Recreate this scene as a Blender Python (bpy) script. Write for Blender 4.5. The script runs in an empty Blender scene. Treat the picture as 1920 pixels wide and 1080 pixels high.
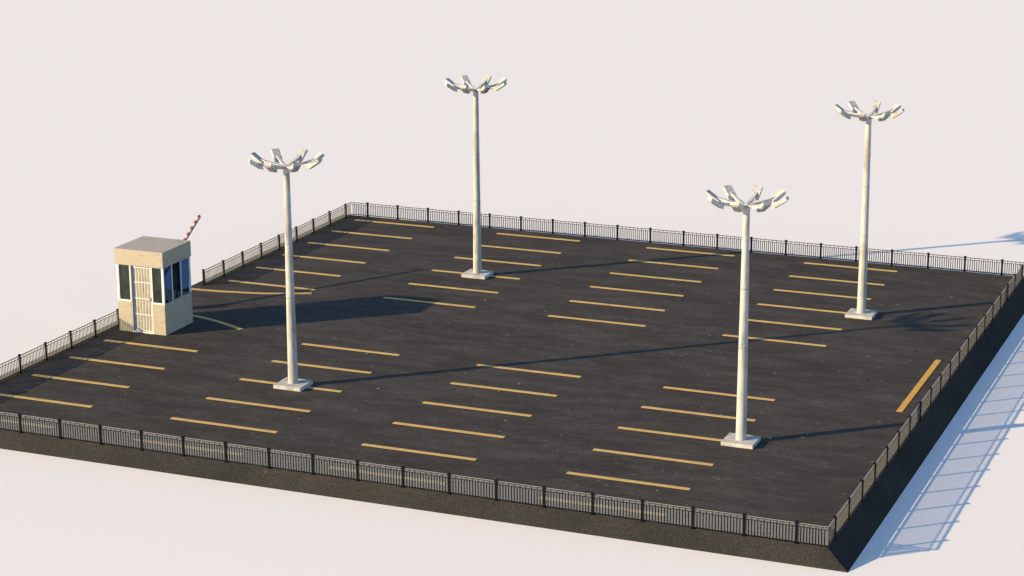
import bpy, bmesh, math, random
from mathutils import Vector, Matrix
random.seed(4)
R = math.radians
scene = bpy.context.scene
C = scene.collection

# ------------------------------------------------------------------ helpers
def box(bm, x0, x1, y0, y1, z0, z1, M=None):
    vs = [Vector((x, y, z)) for z in (z0, z1) for y in (y0, y1) for x in (x0, x1)]
    if M is not None: vs = [M @ v for v in vs]
    v = [bm.verts.new(p) for p in vs]
    for f in ((0,2,3,1),(4,5,7,6),(0,1,5,4),(1,3,7,5),(3,2,6,7),(2,0,4,6)):
        bm.faces.new([v[i] for i in f])
def frustum(bm, r0, r1, z0, z1, n=32, cap=True):
    a = [bm.verts.new((r0*math.cos(2*math.pi*i/n), r0*math.sin(2*math.pi*i/n), z0)) for i in range(n)]
    b = [bm.verts.new((r1*math.cos(2*math.pi*i/n), r1*math.sin(2*math.pi*i/n), z1)) for i in range(n)]
    for i in range(n):
        f = bm.faces.new((a[i], a[(i+1)%n], b[(i+1)%n], b[i])); f.smooth = True
    if cap:
        for v, z in ((a, z0), (b, z1)):
            bm.faces.new([bm.verts.new(q.co) for q in (reversed(v) if z == z0 else v)])
def prism(bm, pts, z0, z1):
    a = [bm.verts.new((x, y, z0)) for x, y in pts]; b = [bm.verts.new((x, y, z1)) for x, y in pts]
    n = len(pts)
    for i in range(n): bm.faces.new((a[i], a[(i+1)%n], b[(i+1)%n], b[i]))
    bm.faces.new(list(reversed(a))); bm.faces.new(b)
def obj(name, bm, mat, parent=None, bevel=0, loc=None):
    bmesh.ops.recalc_face_normals(bm, faces=bm.faces)
    me = bpy.data.meshes.new(name); bm.to_mesh(me); bm.free()
    me.materials.append(mat)
    o = bpy.data.objects.new(name, me); C.objects.link(o)
    if parent: o.parent = parent
    if loc: o.location = loc
    if bevel:
        m = o.modifiers.new('bevel', 'BEVEL'); m.width = bevel; m.segments = 2; m.limit_method = 'ANGLE'
    return o
def tag(o, label=None, cat=None, group=None, kind=None):
    if label: o['label'] = label
    if cat: o['category'] = cat
    if group: o['group'] = group
    if kind: o['kind'] = kind
    return o
def empty(name, loc=(0,0,0)):
    o = bpy.data.objects.new(name, None); C.objects.link(o); o.location = loc
    o.empty_display_size = .2
    return o
def copy_tree(o, parent=None):
    c = o.copy(); C.objects.link(c); c.parent = parent
    for ch in [x for x in scene.objects if x.parent == o]: copy_tree(ch, c)
    return c

# ------------------------------------------------------------------ materials
class NT:
    def __init__(s, name):
        s.m = bpy.data.materials.new(name); s.m.use_nodes = True
        s.t = s.m.node_tree; s.b = s.t.nodes['Principled BSDF']; s.out = s.t.nodes['Material Output']
    def n(s, typ, **k):
        x = s.t.nodes.new(typ)
        for a, v in k.items():
            if a in x.inputs: x.inputs[a].default_value = v
            else: setattr(x, a, v)
        return x
    def l(s, a, b): s.t.links.new(a, b)
    def coord(s, scale=(1,1,1), rnd=False):
        tc = s.n('ShaderNodeTexCoord'); mp = s.n('ShaderNodeMapping'); mp.inputs['Scale'].default_value = scale
        s.l(tc.outputs['Object'], mp.inputs['Vector'])
        if rnd:
            oi = s.n('ShaderNodeObjectInfo'); vm = s.n('ShaderNodeVectorMath', operation='MULTIPLY')
            s.l(oi.outputs['Location'], vm.inputs[0]); vm.inputs[1].default_value = (.37,.71,.53)
            s.l(vm.outputs[0], mp.inputs['Location'])
        return mp.outputs[0]
    def world(s, scale=(1,1,1)):
        g = s.n('ShaderNodeNewGeometry'); mp = s.n('ShaderNodeMapping'); mp.inputs['Scale'].default_value = scale
        s.l(g.outputs['Position'], mp.inputs['Vector']); return mp.outputs[0]
    def noise(s, vec, scale, detail=5, rough=.6, dist=0):
        x = s.n('ShaderNodeTexNoise', Scale=scale, Detail=detail, Roughness=rough, Distortion=dist); s.l(vec, x.inputs['Vector']); return x.outputs['Fac']
    def ramp(s, fac, stops):
        r = s.n('ShaderNodeValToRGB'); e = r.color_ramp.elements
        while len(e) < len(stops): e.new(.5)
        for i, (p, c) in enumerate(stops):
            e[i].position = p; e[i].color = (*c, 1) if len(c) == 3 else c
        s.l(fac, r.inputs[0]); return r.outputs[0]
    def mix(s, fac, a, b, mode='MIX'):
        x = s.n('ShaderNodeMix', data_type='RGBA', blend_type=mode)
        for v, i in ((fac, 0), (a, 6), (b, 7)):
            if isinstance(v, (int, float)): x.inputs[i].default_value = v
            elif isinstance(v, tuple): x.inputs[i].default_value = (*v, 1)
            else: s.l(v, x.inputs[i])
        return x.outputs[2]
    def bump(s, h, strength, dist=.01):
        b = s.n('ShaderNodeBump', Strength=strength, Distance=dist); s.l(h, b.inputs['Height']); s.l(b.outputs[0], s.b.inputs['Normal'])
    def col(s, c):
        if isinstance(c, tuple): s.b.inputs['Base Color'].default_value = (*c, 1)
        else: s.l(c, s.b.inputs['Base Color'])
    def set(s, rough=.8, metal=0, spec=.3):
        s.b.inputs['Roughness'].default_value = rough; s.b.inputs['Metallic'].default_value = metal
        s.b.inputs['Specular IOR Level'].default_value = spec; return s

g3 = lambda v: (v, v, v)
def k(c, f): return tuple(x*f for x in c)

# white studio-like ground
a = NT('white_ground').set(.95, 0, .0); a.col((.80,.765,.745)); M_GROUND = a.m

# asphalt deck
ASP = (.046,.0392,.034)
a = NT('asphalt').set(.85, 0, .12)
w = a.world(); wr = a.world((.55, 1.6, 1))
big = a.noise(wr, .33, 6, .62, .4)
c = a.ramp(big, [(.3, k(ASP,.76)), (.5, ASP), (.7, k(ASP,1.28))])
fine = a.noise(a.world((.6,1.5,1)), 4.5, 7, .8, .5)
c = a.mix(.8, c, a.ramp(fine, [(.32, g3(.6)), (.5, g3(1)), (.68, g3(1.5))]), 'MULTIPLY')
grain = a.noise(w, 55, 3, .8)
c = a.mix(.5, c, a.ramp(grain, [(.3, g3(.7)), (.7, g3(1.3))]), 'MULTIPLY')
# scuffed pale streaks
patch = a.noise(wr, .9, 3, .5)
st = a.noise(a.world((1.1, 4.2, 1)), 3.2, 8, .85, .8)
pm = a.n('ShaderNodeMath', operation='MULTIPLY'); a.l(a.ramp(patch, [(.46, g3(0)), (.62, g3(1))]), pm.inputs[0]); a.l(a.ramp(st, [(.48, g3(0)), (.66, g3(.75))]), pm.inputs[1])
c = a.mix(pm.outputs[0], c, (.14,.132,.122))
# sparse pale chips and dark spots
def specks(a, c, sc, thr, colr, cutoff, seed, soft=.35, vec=None):
    v = a.n('ShaderNodeTexVoronoi', Scale=sc, Randomness=1.0, feature='F1')
    mp = a.n('ShaderNodeMapping'); mp.inputs['Location'].default_value = (seed, seed*1.7, 0)
    a.l(vec or a.world((1, 1, .2)), mp.inputs['Vector']); 
    wob = a.n('ShaderNodeTexNoise', Scale=sc*5, Detail=2); a.l(mp.outputs[0], wob.inputs['Vector'])
    wm = a.n('ShaderNodeVectorMath', operation='SCALE'); wm.inputs['Scale'].default_value = .12/sc*1.5; a.l(wob.outputs['Color'], wm.inputs[0])
    ad = a.n('ShaderNodeVectorMath', operation='ADD'); a.l(mp.outputs[0], ad.inputs[0]); a.l(wm.outputs[0], ad.inputs[1])
    a.l(ad.outputs[0], v.inputs['Vector'])
    near = a.ramp(v.outputs['Distance'], [(thr*soft, g3(1)), (thr, g3(0))])
    sep = a.n('ShaderNodeSeparateColor'); a.l(v.outputs['Color'], sep.inputs[0])
    sel = a.ramp(sep.outputs[0], [(cutoff, g3(0)), (min(cutoff+.1, .999), g3(1))])
    m = a.n('ShaderNodeMath', operation='MULTIPLY'); a.l(near, m.inputs[0]); a.l(sel, m.inputs[1])
    return a.mix(m.outputs[0], c, colr)
c = specks(a, c, 1.3, .085, (.22,.21,.195), .66, 3.1)
c = specks(a, c, 2.1, .11, (.20,.19,.17), .70, 11.7)
c = specks(a, c, .8, .06, (.34,.32,.30), .6, 23.3)
c = specks(a, c, 1.0, .12, (.014,.012,.011), .62, 31.9)
c = specks(a, c, .45, .035, (.16,.09,.05), .6, 47.1)
a.col(c); a.bump(grain, .35, .01); M_ASPH = a.m

# rougher gravelly asphalt of the embankment
a = NT('embankment_asphalt').set(.95, 0, .05)
w = a.world()
big = a.noise(w, .35, 5, .6)
c = a.ramp(big, [(.35, (.027,.0268,.026)), (.65, (.040,.037,.0345))])
gr = a.noise(w, 26, 5, .85)
c = a.mix(1, c, a.ramp(gr, [(.38, g3(.4)), (.5, g3(.95)), (.64, g3(2.0))]), 'MULTIPLY')
c = specks(a, c, .9, .055, (.42,.38,.35), .7, 5.5)
c = specks(a, c, 1.7, .06, (.2,.18,.16), .8, 15.5)
a.col(c); a.bump(gr, .6, .03); M_EMB = a.m

def paint(name, base, wear):
    a = NT(name).set(.75, 0, .2); w = a.world()
    n1 = a.noise(w, 2.2, 5, .6); n2 = a.noise(w, 18, 5, .8)
    c = a.mix(1, base, a.ramp(n1, [(.3, g3(.86)), (.7, g3(1.1))]), 'MULTIPLY')
    c = a.mix(a.ramp(n2, [(.60, g3(0)), (.80, g3(wear))]), c, (.10,.085,.06))
    a.col(c); return a.m
M_LINE = paint('yellow_paint', (.55,.365,.135), .5)
M_LINE2 = paint('orange_yellow_paint', (.60,.33,.065), .35)

def concrete(name, base, streak=True):
    a = NT(name).set(.85, 0, .2)
    v = a.coord((1,1,.25) if streak else (1,1,1), True)
    n1 = a.noise(v, 3.0, 6, .7, .3); n2 = a.noise(a.coord((1,1,1), True), 22, 5, .8)
    c = a.mix(1, base, a.ramp(n1, [(.34, g3(.58)), (.5, g3(1)), (.68, g3(1.18))]), 'MULTIPLY')
    c = a.mix(a.ramp(n2, [(.54, g3(0)), (.68, g3(.55))]), c, k(base, .48))
    blot = a.noise(a.coord((1,1,.5), True), 1.7, 4, .6)
    c = a.mix(a.ramp(blot, [(.52, g3(0)), (.70, g3(.6))]), c, (base[0]*.75, base[1]*.66, base[2]*.52))
    a.col(c); a.bump(n2, .25, .01); return a.m
M_CONC = concrete('pole_concrete', (.425,.42,.40))
M_SLAB = concrete('slab_concrete', (.47,.455,.43), False)
M_HEAD = concrete('painted_lamp_metal', (.50,.495,.475), False)
a = NT('joint_grout').set(.9, 0, .1); a.col((.13,.125,.115)); M_JOINT = a.m
a = NT('lamp_lens').set(.3, 0, .5); a.col((.33,.33,.31)); M_LENS = a.m

def stucco(name, base):
    a = NT(name).set(.9, 0, .15); v = a.coord()
    n1 = a.noise(a.coord((1,1,2.2)), 2.6, 7, .7, .5); n2 = a.noise(v, 30, 4, .8)
    c = a.mix(1, base, a.ramp(n1, [(.32, g3(.78)), (.5, g3(1)), (.68, g3(1.14))]), 'MULTIPLY')
    c = a.mix(a.ramp(n1, [(.5, g3(0)), (.68, g3(.6))]), c, (base[0]*.92, base[1]*.80, base[2]*.66))
    c = a.mix(a.ramp(n2, [(.55, g3(0)), (.8, g3(.3))]), c, k(base, .62))
    a.col(c); a.bump(n2, .3, .01); return a.m
M_STUC = stucco('cream_stucco', (.41,.36,.28))
M_ROOF = stucco('weathered_roof', (.395,.36,.32))

a = NT('white_metal').set(.5, 0, .4); a.col((.72,.72,.70)); M_WHITE = a.m
a = NT('grey_metal').set(.45, .2, .4); n1 = a.noise(a.coord((1,1,.3)), 6, 4, .7); a.col(a.ramp(n1, [(.3, (.30,.31,.33)), (.7, (.46,.47,.49))])); M_GREY = a.m
a = NT('door_sheet').set(.75, 0, .2)
v = a.coord((1,1,.7)); n1 = a.noise(v, 3.5, 7, .75, .6)
c = a.ramp(n1, [(.30, (.14,.105,.07)), (.44, (.29,.25,.19)), (.62, (.38,.335,.26))])
c = a.mix(a.ramp(a.noise(a.coord((1,1,.6)), 12, 6, .8), [(.6, g3(0)), (.75, g3(.6))]), c, (.15,.12,.09))
a.col(c); M_DOOR = a.m
a = NT('black_iron').set(.7, 0, .08); a.col((.004,.004,.004)); M_IRON = a.m
a = NT('pale_fringe').set(.7, 0, .2); a.col((.34,.33,.32)); M_FRINGE = a.m  # for the added strip that imitates the pale fringe above the top rail
a = NT('dark_rubber').set(.8); a.col((.02,.02,.02)); M_BLACK = a.m
a = NT('interior_dark').set(.9); a.col((.06,.06,.058)); M_INT = a.m

# added see-through film imitating the pale texture fringe between the railing bars
a = NT('pale_fringe_film')
tr = a.n('ShaderNodeBsdfTransparent'); df = a.n('ShaderNodeBsdfDiffuse'); tl = a.n('ShaderNodeBsdfTranslucent')
df.inputs['Color'].default_value = (.82,.80,.78,1); tl.inputs['Color'].default_value = (.82,.80,.78,1)
m1 = a.n('ShaderNodeMixShader', Fac=.6); a.l(df.outputs[0], m1.inputs[1]); a.l(tl.outputs[0], m1.inputs[2])
m2 = a.n('ShaderNodeMixShader', Fac=.25); a.l(tr.outputs[0], m2.inputs[1]); a.l(m1.outputs[0], m2.inputs[2])
a.l(m2.outputs[0], a.out.inputs['Surface']); M_FRINGE_FILM = a.m

# tinted window glass
a = NT('tinted_glass')
tr = a.n('ShaderNodeBsdfTransparent'); tr.inputs['Color'].default_value = (.42,.54,.69,1)
gl = a.n('ShaderNodeBsdfGlossy', Roughness=.03); gl.inputs['Color'].default_value = (.8,.9,1,1)
lw = a.n('ShaderNodeLayerWeight', Blend=.5); pw = a.n('ShaderNodeMath', operation='POWER'); pw.inputs[1].default_value = 4; a.l(lw.outputs['Facing'], pw.inputs[0])
fr = a.n('ShaderNodeMath', operation='MULTIPLY_ADD'); fr.inputs[1].default_value = .5; fr.inputs[2].default_value = .04; a.l(pw.outputs[0], fr.inputs[0])
m1 = a.n('ShaderNodeMixShader'); a.l(fr.outputs[0], m1.inputs[0]); a.l(tr.outputs[0], m1.inputs[1]); a.l(gl.outputs[0], m1.inputs[2])
a.l(m1.outputs[0], a.out.inputs['Surface']); M_GLASS = a.m
a = NT('smoked_glass').set(.12, 0, .35); n1 = a.noise(a.coord((1,1,.6)), 3, 5, .6)
a.col(a.ramp(n1, [(.35, (.012,.018,.014)), (.7, (.035,.045,.04))])); M_SMOKE = a.m
a = NT('boom_red').set(.5, 0, .4); a.col((.34,.035,.02)); M_RED = a.m
a = NT('boom_white').set(.5, 0, .4); a.col((.5,.5,.5)); M_BW = a.m

# ------------------------------------------------------------------ setting
X0, X1, Y0, Y1 = -.70, 35.06, -11.76, 25.27
H = .60
bm = bmesh.new(); s = 3000
vs = [bm.verts.new(p) for p in ((-s,-s,-H),(s,-s,-H),(s,s,-H),(-s,s,-H))]; bm.faces.new(vs)
tag(obj('ground', bm, M_GROUND), kind='structure')
DX0, DX1, DY0, DY1 = X0-.50, X1+.02, Y0-.02, Y1+.008
bm = bmesh.new()
nx, ny = 72, 74
prism(bm, [(DX0,DY0),(DX1,DY0),(DX1,DY1),(DX0,DY1)], -.02, 0)
tag(obj('parking_lot_surface', bm, M_ASPH), kind='structure')
bm = bmesh.new()
top = [(DX0,DY0),(DX1,DY0),(DX1,DY1),(DX0,DY1)]
bot = [(DX0-.5,DY0-.40),(DX1+.84,DY0-.40),(DX1+.84,DY1+.7),(DX0-.5,DY1+.7)]
a_ = [bm.verts.new((x,y,-.004)) for x,y in top]; b_ = [bm.verts.new((x,y,-H-.05)) for x,y in bot]
for i in range(4): bm.faces.new((a_[i], a_[(i+1)%4], b_[(i+1)%4], b_[i]))
bm.faces.new(list(reversed(b_)))
tag(obj('embankment', bm, M_EMB), kind='structure')

# ------------------------------------------------------------------ stall lines
S, L, WL = 2.7, 4.607, .205
ords = ['first','second','third','fourth','fifth','sixth']
colname = ['leftmost','second','third','rightmost']
cx = [0, 8.229, 16.444, 24.628]
ny0 = [0, 2.652, 2.610, 2.554]
fy0 = [10.790, 10.733, 10.658, 10.575]
def line(x, y, label, group='yellow stall lines painted on the asphalt'):
    global line_proto
    if line_proto is None:
        bm = bmesh.new(); box(bm, 0, L, -WL/2, WL/2, .004, .016)
        line_proto = obj('stall_line', bm, M_LINE); o = line_proto
    else:
        o = line_proto.copy(); C.objects.link(o)
    o.location = (x, y, 0)
    tag(o, label, 'stall line', group)
line_proto = None
for ci in range(4):
    n = 5 if ci == 0 else 6
    for i in range(n):                                     # i = 0 is the back line of the front block
        y = ny0[ci]-i*S
        line(cx[ci], y, 'yellow stall line, %s from the front fence in the front block of the %s column' % (ords[n-1-i], colname[ci]))
    for i in range(6):
        y = fy0[ci]+i*S
        line(cx[ci], y, 'yellow stall line, %s from the back fence in the back block of the %s column' % (ords[5-i], colname[ci]))
bm = bmesh.new(); box(bm, -.12, .12, 0, 7.35, .004, .016)
o = obj('edge_line', bm, M_LINE2, loc=(34.10, 2.95, 0))
tag(o, 'bright orange painted line running along the right hand fence', 'painted line')
def arc(pts, w, label):
    bm = bmesh.new(); P = []
    n = 12
    # smooth through points (Catmull-Rom)
    q = [pts[0]]+pts+[pts[-1]]
    for i in range(1, len(q)-2):
        for j in range(n):
            t = j/n; p0,p1,p2,p3 = (Vector(z) for z in q[i-1:i+3])
            P.append(.5*((2*p1)+(p2-p0)*t+(2*p0-5*p1+4*p2-p3)*t*t+(3*p1-p0-3*p2+p3)*t**3))
    P.append(Vector(pts[-1]))
    lft, rgt = [], []
    for i, p in enumerate(P):
        d = (P[min(i+1,len(P)-1)]-P[max(i-1,0)]).normalized(); nn = Vector((-d.y, d.x))
        lft.append(p+nn*w/2); rgt.append(p-nn*w/2)
    for z0, z1 in ((.004,.016),):
        A = [[bm.verts.new((v.x,v.y,z)) for v in row] for z in (z0,z1) for row in (lft,rgt)]
        l0,r0,l1,r1 = A
        for i in range(len(P)-1):
            bm.faces.new((l1[i],r1[i],r1[i+1],l1[i+1])); bm.faces.new((l0[i],l0[i+1],r0[i+1],r0[i]))
            bm.faces.new((l0[i],l1[i],l1[i+1],l0[i+1])); bm.faces.new((r0[i],r0[i+1],r1[i+1],r1[i]))
        bm.faces.new((l0[0],r0[0],r1[0],l1[0])); bm.faces.new((l0[-1],l1[-1],r1[-1],r0[-1]))
    tag(obj('entrance_line', bm, M_LINE), label, 'painted line', 'curved lines flaring from the entrance')
arc([(-.90,8.80),(.3,8.89),(1.16,9.03),(2.4,9.26),(3.6,9.66),(4.76,10.17)], .215, 'curved yellow entrance line on the fence side of the gate opening')
arc([(-.90,5.02),(.3,4.97),(1.6,4.80),(3.05,4.38),(4.68,3.65)], .22, 'curved yellow entrance line in the shadow beside the guard booth')

# ------------------------------------------------------------------ fences
def post_bm():
    bm = bmesh.new()
    box(bm, -.042,.042,-.042,.042, 0,.735); box(bm, -.056,.056,-.056,.056, .735,.765)
    box(bm, -.06,.06,-.06,.06, 0,.02); box(bm, -.052,.052,-.052,.052,.60,.625)
    return bm
post_me = None
def panel_meshes(length, npick):
    """panel along +x from 0 to length"""
    bm = bmesh.new(); t = .009
    box(bm, 0, length, -t, t, .685, .712)
    box(bm, 0, length, -t, t, .590, .612)
    box(bm, 0, length, -t, t, .028, .070)
    p = length/npick
    cp = bmesh.new(); box(cp, 0, length, -.010, .010, .7122, .7230)  # pale strip added on the top rail as its fringe outline
    for i in range(1, npick):
        x = p*i
        box(bm, x-.018, x+.018, -.005, .005, .068, .590)
        if i % 2 == 0: box(bm, x-.011, x+.011, -.005, .005, .612, .685)
    f = bmesh.new()
    # film strips between the pickets (thin sheets added in the bar plane, standing in for the pale fringe)
    for i in range(npick):
        x0, x1 = p*i+(.018 if i else .0), p*(i+1)-(.018 if i < npick-1 else 0)
        v = [f.verts.new(q) for q in ((x0,0,.068),(x1,0,.068),(x1,0,.590),(x0,0,.590))]; f.faces.new(v)
    for j in range((npick+1)//2):
        x0, x1 = 2*p*j+(.011 if j else 0), min(2*p*(j+1)-.011, length)
        v = [f.verts.new(q) for q in ((x0,0,.612),(x1,0,.612),(x1,0,.685),(x0,0,.685))]; f.faces.new(v)
    return bm, f, cp
mesh_cache = {}
def fence(p0, p1, posts, label):
    """p0->p1 ground points; posts = distances along"""
    global post_me
    root = empty('iron_fence', (p0[0], p0[1], 0))
    tag(root, label, 'fence', 'iron fences round the parking lot')
    d = Vector((p1[0]-p0[0], p1[1]-p0[1])); Ltot = d.length; ang = math.atan2(d.y, d.x)
    root.rotation_euler.z = ang
    for s_ in posts:
        if post_me is None:
            o = obj('post', post_bm(), M_IRON, root); post_me = o.data
        else:
            o = bpy.data.objects.new('post', post_me); C.objects.link(o); o.parent = root
        o.location = (s_, 0, 0)
    marks = [0]+[m for m in posts]+[Ltot]
    for a0, a1 in zip(marks, marks[1:]):
        x0 = a0+.042 if a0 in posts else a0+.002; x1 = a1-.042 if a1 in posts else a1-.002
        ln = round(x1-x0, 3)
        if ln < .1: continue
        if ln not in mesh_cache:
            b, f, cp = panel_meshes(ln, max(2, round((ln+.084)/.111)))
            o = obj('panel', b, M_IRON, root); g = obj('fringe_film', f, M_FRINGE_FILM, o); e = obj('fringe_strip', cp, M_FRINGE, o); mesh_cache[ln] = (o.data, g.data, e.data)
        else:
            o = bpy.data.objects.new('panel', mesh_cache[ln][0]); C.objects.link(o); o.parent = root
            g = bpy.data.objects.new('fringe_film', mesh_cache[ln][1]); C.objects.link(g); g.parent = o
            e = bpy.data.objects.new('fringe_strip', mesh_cache[ln][2]); C.objects.link(e); e.parent = o
        o.location = (x0, 0, 0)
PX = [.27+1.776*i+.70 for i in range(20)]                   # distances from x=-.70
PY = [round(24.57-1.865*i, 4) for i in range(20)]
fence((X0, Y0), (X1, Y0), PX, 'long front iron fence nearest the viewer, above the lit gravelly slope')
fence((X0, Y1), (X1, Y1), PX, 'back iron fence at the far edge of the lot with pale ground behind')
fence((X1, Y0), (X1, Y1), sorted(y-Y0 for y in PY), 'right hand iron fence above the shaded slope, casting shadow on white ground')
lf = [y for y in PY if y > 9.5]
fence((X0, min(lf)), (X0, Y1), sorted(y-min(lf) for y in lf), 'left iron fence between the entrance opening and the back corner')
ln_ = [y for y in PY if y < 3.5]
fence((X0, Y0), (X0, max(ln_)), sorted(y-Y0 for y in ln_), 'left iron fence between the front corner and the guard booth')

# ------------------------------------------------------------------ floodlight masts
def make_mast():
    root = empty('floodlight_mast')
    bm = bmesh.new(); box(bm, -.61,.61,-.56,.56,0,.15); obj('base_slab', bm, M_SLAB, root, bevel=.008)
    bm = bmesh.new()
    zs = [.15, 3.72, 5.95, 8.79]
    r = lambda z: .203-(.203-.122)*(z-.15)/8.9
    for z0, z1 in zip(zs, zs[1:]):
        frustum(bm, r(z0), r(z1)+.001, z0, z1-(.020 if z1 < 8 else .004), 40)
    pole = obj('pole', bm, M_CONC, root)
    for z in (3.72, 5.95):
        bm = bmesh.new(); frustum(bm, r(z)-.008, r(z)-.008, z-.024, z+.002, 40); obj('joint_ring', bm, M_JOINT, pole)
    bm = bmesh.new(); frustum(bm, r(8.79)+.008, r(8.79)+.004, 8.787, 9.08, 40); frustum(bm, .10, .06, 9.081, 9.11, 24); obj('hub', bm, M_HEAD, root)
    # arm: curved tapering bar in local x-z
    arm_me = None
    head_me = lens_me = spig_me = None
    T = R(34)
    Rot = Matrix.Translation((1.22, 0, .25+9.02)) @ Matrix.Rotation(-T, 4, 'Y')
    for i in range(8):
        an = empty_rot = i*math.pi/4
        if arm_me is None:
            bm = bmesh.new(); prof = []
            n = 8
            for j in range(n+1):
                t = j/n; x = .05+1.22*t; z = 9.02+.16*t+.09*t*t
                wd = .055; th = .055-.01*t
                prof.append([bm.verts.new(q) for q in ((x,-wd,z-th),(x,wd,z-th),(x,wd,z+th),(x,-wd,z+th))])
            for p_, q_ in zip(prof, prof[1:]):
                for e in range(4): bm.faces.new((p_[e], p_[(e+1)%4], q_[(e+1)%4], q_[e]))
            bm.faces.new(prof[0]); bm.faces.new(list(reversed(prof[-1])))
            ao = obj('arm', bm, M_HEAD, root); arm_me = ao.data
            bm = bmesh.new()                                # housing: wedge box, tilted up outwards
            v = [bm.verts.new(Rot @ Vector(q)) for q in ((-.30,-.150,-.085),(.32,-.165,-.085),(.32,.165,-.085),(-.30,.150,-.085),
                                                         (-.26,-.150,.03),(.34,-.165,.035),(.34,.165,.035),(-.26,.150,.03))]
            for f in ((3,2,1,0),(4,5,6,7),(0,1,5,4),(1,2,6,5),(2,3,7,6),(3,0,4,7)): bm.faces.new([v[z] for z in f])
            ho = obj('lamp_head', bm, M_HEAD, root)
            bm = bmesh.new(); box(bm, -.22,.25,-.12,.12,-.120,-.087, Rot); lo = obj('lens', bm, M_LENS, ho)
            bm = bmesh.new(); box(bm, -.36,-.285,-.06,.06,-.080,-.02, Rot); so = obj('cable_box', bm, M_HEAD, ho)
        else:
            a2, h2, l2, s2 = (z.copy() for z in (ao, ho, lo, so))
            for z in (a2, h2, l2, s2): C.objects.link(z)
            l2.parent = h2; s2.parent = h2
            a2.rotation_euler.z = an; h2.rotation_euler.z = an
    return root
mast = make_mast()
spots = [((10.69,-2.80), 'tall concrete floodlight mast at front left, foot on a pale slab'),
         ((10.68,15.99), 'tall concrete floodlight mast at back left, highest lamps in the photo'),
         ((29.46,-2.82), 'tall concrete floodlight mast at front right, thickest and nearest'),
         ((29.48,15.80), 'tall concrete floodlight mast at back right, close to the back right fence corner')]
for i, ((x, y), lab) in enumerate(spots):
    o = mast if i == 0 else copy_tree(mast)
    o.location = (x, y, 0); tag(o, lab, 'floodlight mast', 'floodlight masts on the parking lot')

# ------------------------------------------------------------------ guard booth
bx0, bx1, by0, by1 = -.27, 2.09, 1.60, 3.89
booth = empty('guard_booth', ((bx0+bx1)/2, (by0+by1)/2, 0))
tag(booth, 'small cream guard booth with flat roof, dark windows and a barred white door', 'guard booth')
OX, OY = (bx0+bx1)/2, (by0+by1)/2
def bb(name, boxes, mat, parent=booth, bevel=0):
    bm = bmesh.new()
    for b in boxes: box(bm, b[0]-OX, b[1]-OX, b[2]-OY, b[3]-OY, b[4], b[5])
    return obj(name, bm, mat, parent, bevel)
SZ, TZ = 1.37, 3.03
t = .14
DXa, DXb = .41, 1.48
# low walls, with the door opening in the front
walls = bb('wall', [(bx0, DXa, by0, by0+t, .0, SZ), (DXb, bx1, by0, by0+t, 0, SZ),
            (bx1-t, bx1, by0+t, by1-t, 0, SZ), (bx0, bx0+t, by0+t, by1-t, 0, SZ),
            (bx0, bx1, by1-t, by1, 0, SZ)], M_STUC)
bb('floor', [(bx0+t+.003, bx1-t-.003, by0+t+.003, by1-t-.003, .004, .05)], M_INT)
bb('ceiling', [(bx0+.16, bx1-.16, by0+.16, by1-.16, 2.985, 3.027)], M_INT)
bb('threshold', [(DXa+.002, DXb-.002, by0-.012, by0+t, .003, .045)], M_WHITE)
roof = bb('roof', [(bx0-.03, bx1+.035, by0-.055, by1+.04, TZ, 3.715)], M_STUC, bevel=.008)
bb('roof_cap', [(bx0-.032, bx1+.037, by0-.057, by1+.042, 3.716, 3.735)], M_ROOF, roof)
# sill band and corner posts
bb('sill', [(bx0-.008, DXa, by0-.012, by0+.10, SZ+.002, SZ+.045), (DXb, bx1+.008, by0-.012, by0+.10, SZ+.002, SZ+.045)], M_WHITE)
bb('sill', [(bx1-.11, bx1-.012, by0+.105, by1-.105, SZ+.002, SZ+.03)], M_STUC)
bb('sill', [(bx0+.012, bx0+.11, by0+.105, by1-.105, SZ+.002, SZ+.03)], M_STUC)
bb('sill', [(bx0, bx1, by1-.10, by1, SZ+.002, SZ+.03)], M_STUC)
wz0, wz1 = SZ+.047, TZ-.002
for x0, x1, y0, y1 in ((bx0, bx0+.07, by0, by0+.07), (bx1-.07, bx1, by0, by0+.07), (bx0, bx0+.07, by1-.07, by1), (bx1-.07, bx1, by1-.07, by1)):
    bb('corner_post', [(x0, x1, y0, y1, wz0, wz1)], M_WHITE)
# front windows: frame + pane
def fwin(x0, x1, mat):
    fr = bb('window', [(x0, x0+.035, by0+.01, by0+.06, wz0, wz1), (x1-.035, x1, by0+.01, by0+.06, wz0, wz1),
                       (x0+.035, x1-.035, by0+.01, by0+.06, wz1-.03, wz1), (x0+.035, x1-.035, by0+.01, by0+.06, wz0, wz0+.02)], M_WHITE)
    bb('pane', [(x0+.036, x1-.036, by0+.028, by0+.036, wz0+.021, wz1-.031)], mat, fr)
fwin(bx0+.072, DXa-.002, M_SMOKE); fwin(DXb+.002, bx1-.072, M_SMOKE)
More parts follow.
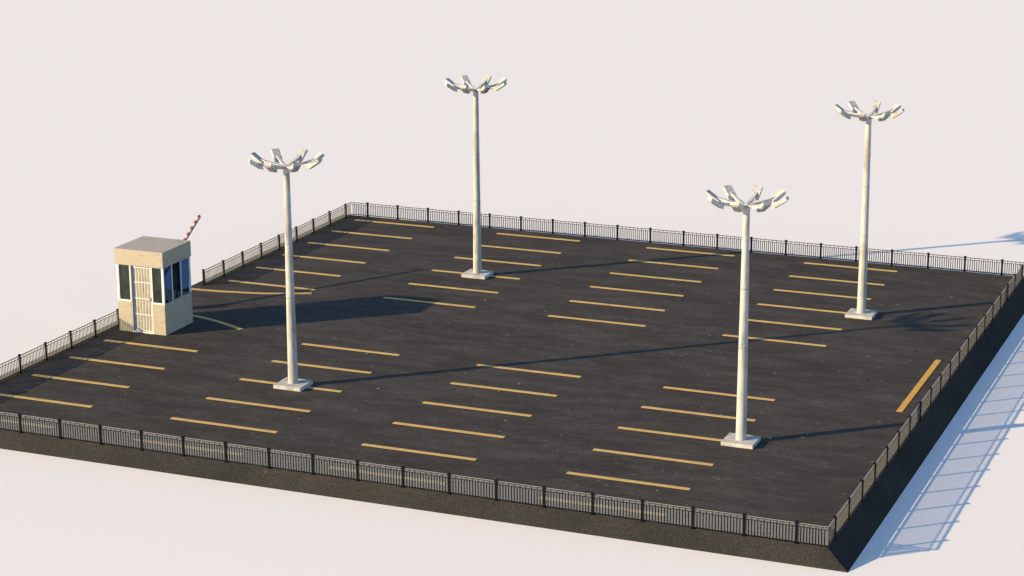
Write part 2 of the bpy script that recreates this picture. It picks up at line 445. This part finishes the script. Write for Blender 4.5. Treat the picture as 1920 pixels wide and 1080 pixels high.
# right side windows
edges = [by0+.072, 2.36, 3.10, by1-.072]
for y0, y1 in zip(edges, edges[1:]):
    fr = bb('window', [(bx1-.07, bx1-.02, y0, y0+.03, wz0-.014, wz1), (bx1-.07, bx1-.02, y1-.03, y1, wz0-.014, wz1),
                       (bx1-.07, bx1-.02, y0+.03, y1-.03, wz1-.02, wz1)], M_WHITE)
    bb('pane', [(bx1-.05, bx1-.042, y0+.031, y1-.031, wz0-.013, wz1-.021)], M_GLASS, fr)
    fr = bb('window', [(bx0+.02, bx0+.07, y0, y0+.03, wz0-.014, wz1), (bx0+.02, bx0+.07, y1-.03, y1, wz0-.014, wz1),
                       (bx0+.02, bx0+.07, y0+.03, y1-.03, wz1-.02, wz1)], M_WHITE)
    bb('pane', [(bx0+.042, bx0+.05, y0+.031, y1-.031, wz0-.013, wz1-.021)], M_GLASS, fr)
# back: windows with solid piers
for x0, x1 in ((-.15, .25), (.62, 1.10), (1.55, bx1-.072)):
    fr = bb('window', [(x0, x0+.02, by1-.07, by1-.02, wz0-.014, wz1), (x1-.02, x1, by1-.07, by1-.02, wz0-.014, wz1)], M_WHITE)
    bb('pane', [(x0+.021, x1-.021, by1-.05, by1-.042, wz0-.013, wz1-.002)], M_GLASS, fr)
bb('pier', [(bx0+.072, -.152, by1-.08, by1-.01, wz0-.014, wz1), (.252, .618, by1-.08, by1-.01, wz0-.014, wz1), (1.102, 1.548, by1-.08, by1-.01, wz0-.014, wz1)], M_INT)
# door, recessed
dy = by0+.125
frame = bb('door_frame', [(DXa+.002, DXa+.05, by0+.004, by0+.16, .047, TZ-.002), (DXa+.05, DXa+.10, by0+.07, by0+.15, .047, TZ-.002),
                          (DXa+.10, DXa+.165, by0+.10, by0+.15, .047, TZ-.002)], M_GREY)
bb('door_jamb', [(DXb-.03, DXb-.002, by0+.004, by0+.15, .047, TZ-.002), (DXa+.165, DXb-.03, by0+.05, by0+.15, TZ-.05, TZ-.002)], M_WHITE)
ex0, ex1 = DXa+.167, DXb-.032
door = bb('door', [(ex0, ex1, dy, dy+.03, .05, TZ-.052)], M_DOOR)
bb('seam_strip', [((ex0+ex1)/2-.006, (ex0+ex1)/2+.006, dy-.004, dy-.001, .08, TZ-.08)], M_GREY, door)
gy0, gy1 = by0+.045, by0+.068
bars = []
nb = 6
for z in (.10, .83, 1.55, 2.28, 2.945): bars.append((ex0, ex1, gy0-.008, gy0-.001, z-.016, z+.016))
for i in range(nb):
    x = ex0+(ex1-ex0)*(i+.5)/nb
    bars.append((x-.012, x+.012, gy0, gy1, .09, TZ-.06))
bb('security_grille', bars, M_WHITE, door)
bb('handle', [(ex1-.06, ex1-.01, gy0-.05, gy0-.0085, 1.50, 1.62)], M_BLACK, door)
bb('latch', [((ex0+ex1)/2-.016, (ex0+ex1)/2+.018, dy-.02, dy-.005, z, z+h) for z, h in ((1.80,.05),(1.92,.09),(2.07,.05),(.10,.10))], M_BLACK, door)

# ------------------------------------------------------------------ boom barrier
piv = Vector((-.45, 4.95, 1.05)); tip = Vector((-.45, 9.10, 3.52))
bar = empty('boom_barrier', (-.45, 4.75, 0))
tag(bar, 'raised red and white striped boom barrier behind the guard booth', 'barrier')
bm = bmesh.new(); box(bm, -.17,.17,-.2,.2,0,1.02); box(bm,-.19,.19,-.22,.22,1.02,1.06); box(bm,-.20,.20,-.23,.23,0,.05)
obj('cabinet', bm, M_BLACK, bar, bevel=.008)
bm = bmesh.new(); box(bm, .171,.19,-.12,.12,.3,.8); obj('cabinet_door', bm, M_GREY, bar)
d = (tip-piv); Lb = d.length; dd = d.normalized()
ang = math.atan2(d.z, d.y)
MB = Matrix.Translation(piv-Vector((-.45,4.75,0))) @ Matrix.Rotation(ang, 4, 'X')
bm = bmesh.new(); box(bm, -.047,.047,-.45,Lb,-.085,.048, MB); boom = obj('boom', bm, M_GREY, bar)
ns = 24; step = Lb/ns
for par, mt, nm in ((0, M_RED, 'red_stripe'), (1, M_BW, 'white_stripe')):
    bm = bmesh.new()
    for i in range(ns):
        if (ns-1-i) % 2 == par:
            y0, y1 = i*step, (i+1)*step; sh = .05
            vs = []
            for x in (-.050, .050):
                for y, z in ((y0-sh/2, -.012), (y1-sh/2, -.012), (y1+sh/2, .055), (y0+sh/2, .055)):
                    vs.append(bm.verts.new(MB @ Vector((x, min(max(y,0),Lb), z))))
            for f in ((0,1,2,3),(7,6,5,4),(0,4,5,1),(1,5,6,2),(2,6,7,3),(3,7,4,0)): bm.faces.new([vs[j] for j in f])
    o = obj(nm, bm, mt, boom)
bm = bmesh.new(); box(bm, -.09,-.047,-.18,.18,-.12,.10, MB); box(bm, .047,.09,-.18,.18,-.12,.10, MB); obj('pivot_bracket', bm, M_IRON, bar)

# ------------------------------------------------------------------ light
AZ, EL = R(40.4), R(18.0)          # direction the light travels towards (+x +y), elevation
to_sun = Vector((-math.cos(AZ)*math.cos(EL), -math.sin(AZ)*math.cos(EL), math.sin(EL)))
sun = bpy.data.lights.new('sun', 'SUN'); sun.energy = 4.15; sun.angle = R(.5); sun.color = (1, .78, .45)
so = bpy.data.objects.new('sun', sun); C.objects.link(so)
so.rotation_euler = to_sun.to_track_quat('Z', 'Y').to_euler(); so.location = (0, 0, 60)
wd = bpy.data.worlds.new('World'); scene.world = wd; wd.use_nodes = True
nt = wd.node_tree; bg = nt.nodes['Background']
sky = nt.nodes.new('ShaderNodeTexSky'); sky.sky_type = 'NISHITA'; sky.sun_disc = False
sky.sun_elevation = EL; sky.sun_rotation = math.atan2(to_sun.x, to_sun.y)
sky.air_density = 1.0; sky.dust_density = .3; sky.ozone_density = 3.2
nt.links.new(sky.outputs[0], bg.inputs[0]); bg.inputs[1].default_value = .115

# ------------------------------------------------------------------ camera
cam = bpy.data.cameras.new('camera'); co = bpy.data.objects.new('camera', cam); C.objects.link(co)
r = Vector((0.92413512,0.38203491,-0.00485897)); u = Vector((-0.0951784,0.24251419,0.96546773)); f = Vector((-0.37002074,0.89176017,-0.26047735))
m = Matrix(((r.x,u.x,-f.x,51.0007),(r.y,u.y,-f.y,-76.8631),(r.z,u.z,-f.z,26.6826),(0,0,0,1)))
co.matrix_world = m
cam.sensor_width = 36; cam.lens = 4083.097/1920*36; cam.clip_start = .5; cam.clip_end = 9000
scene.camera = co
vs_ = scene.view_settings; vs_.view_transform = 'Standard'; vs_.look = 'None'; vs_.gamma = 1; vs_.use_curve_mapping = False
vs_.exposure = 1.0
scene.render.engine = 'CYCLES'
scene.cycles.transparent_max_bounces = 32
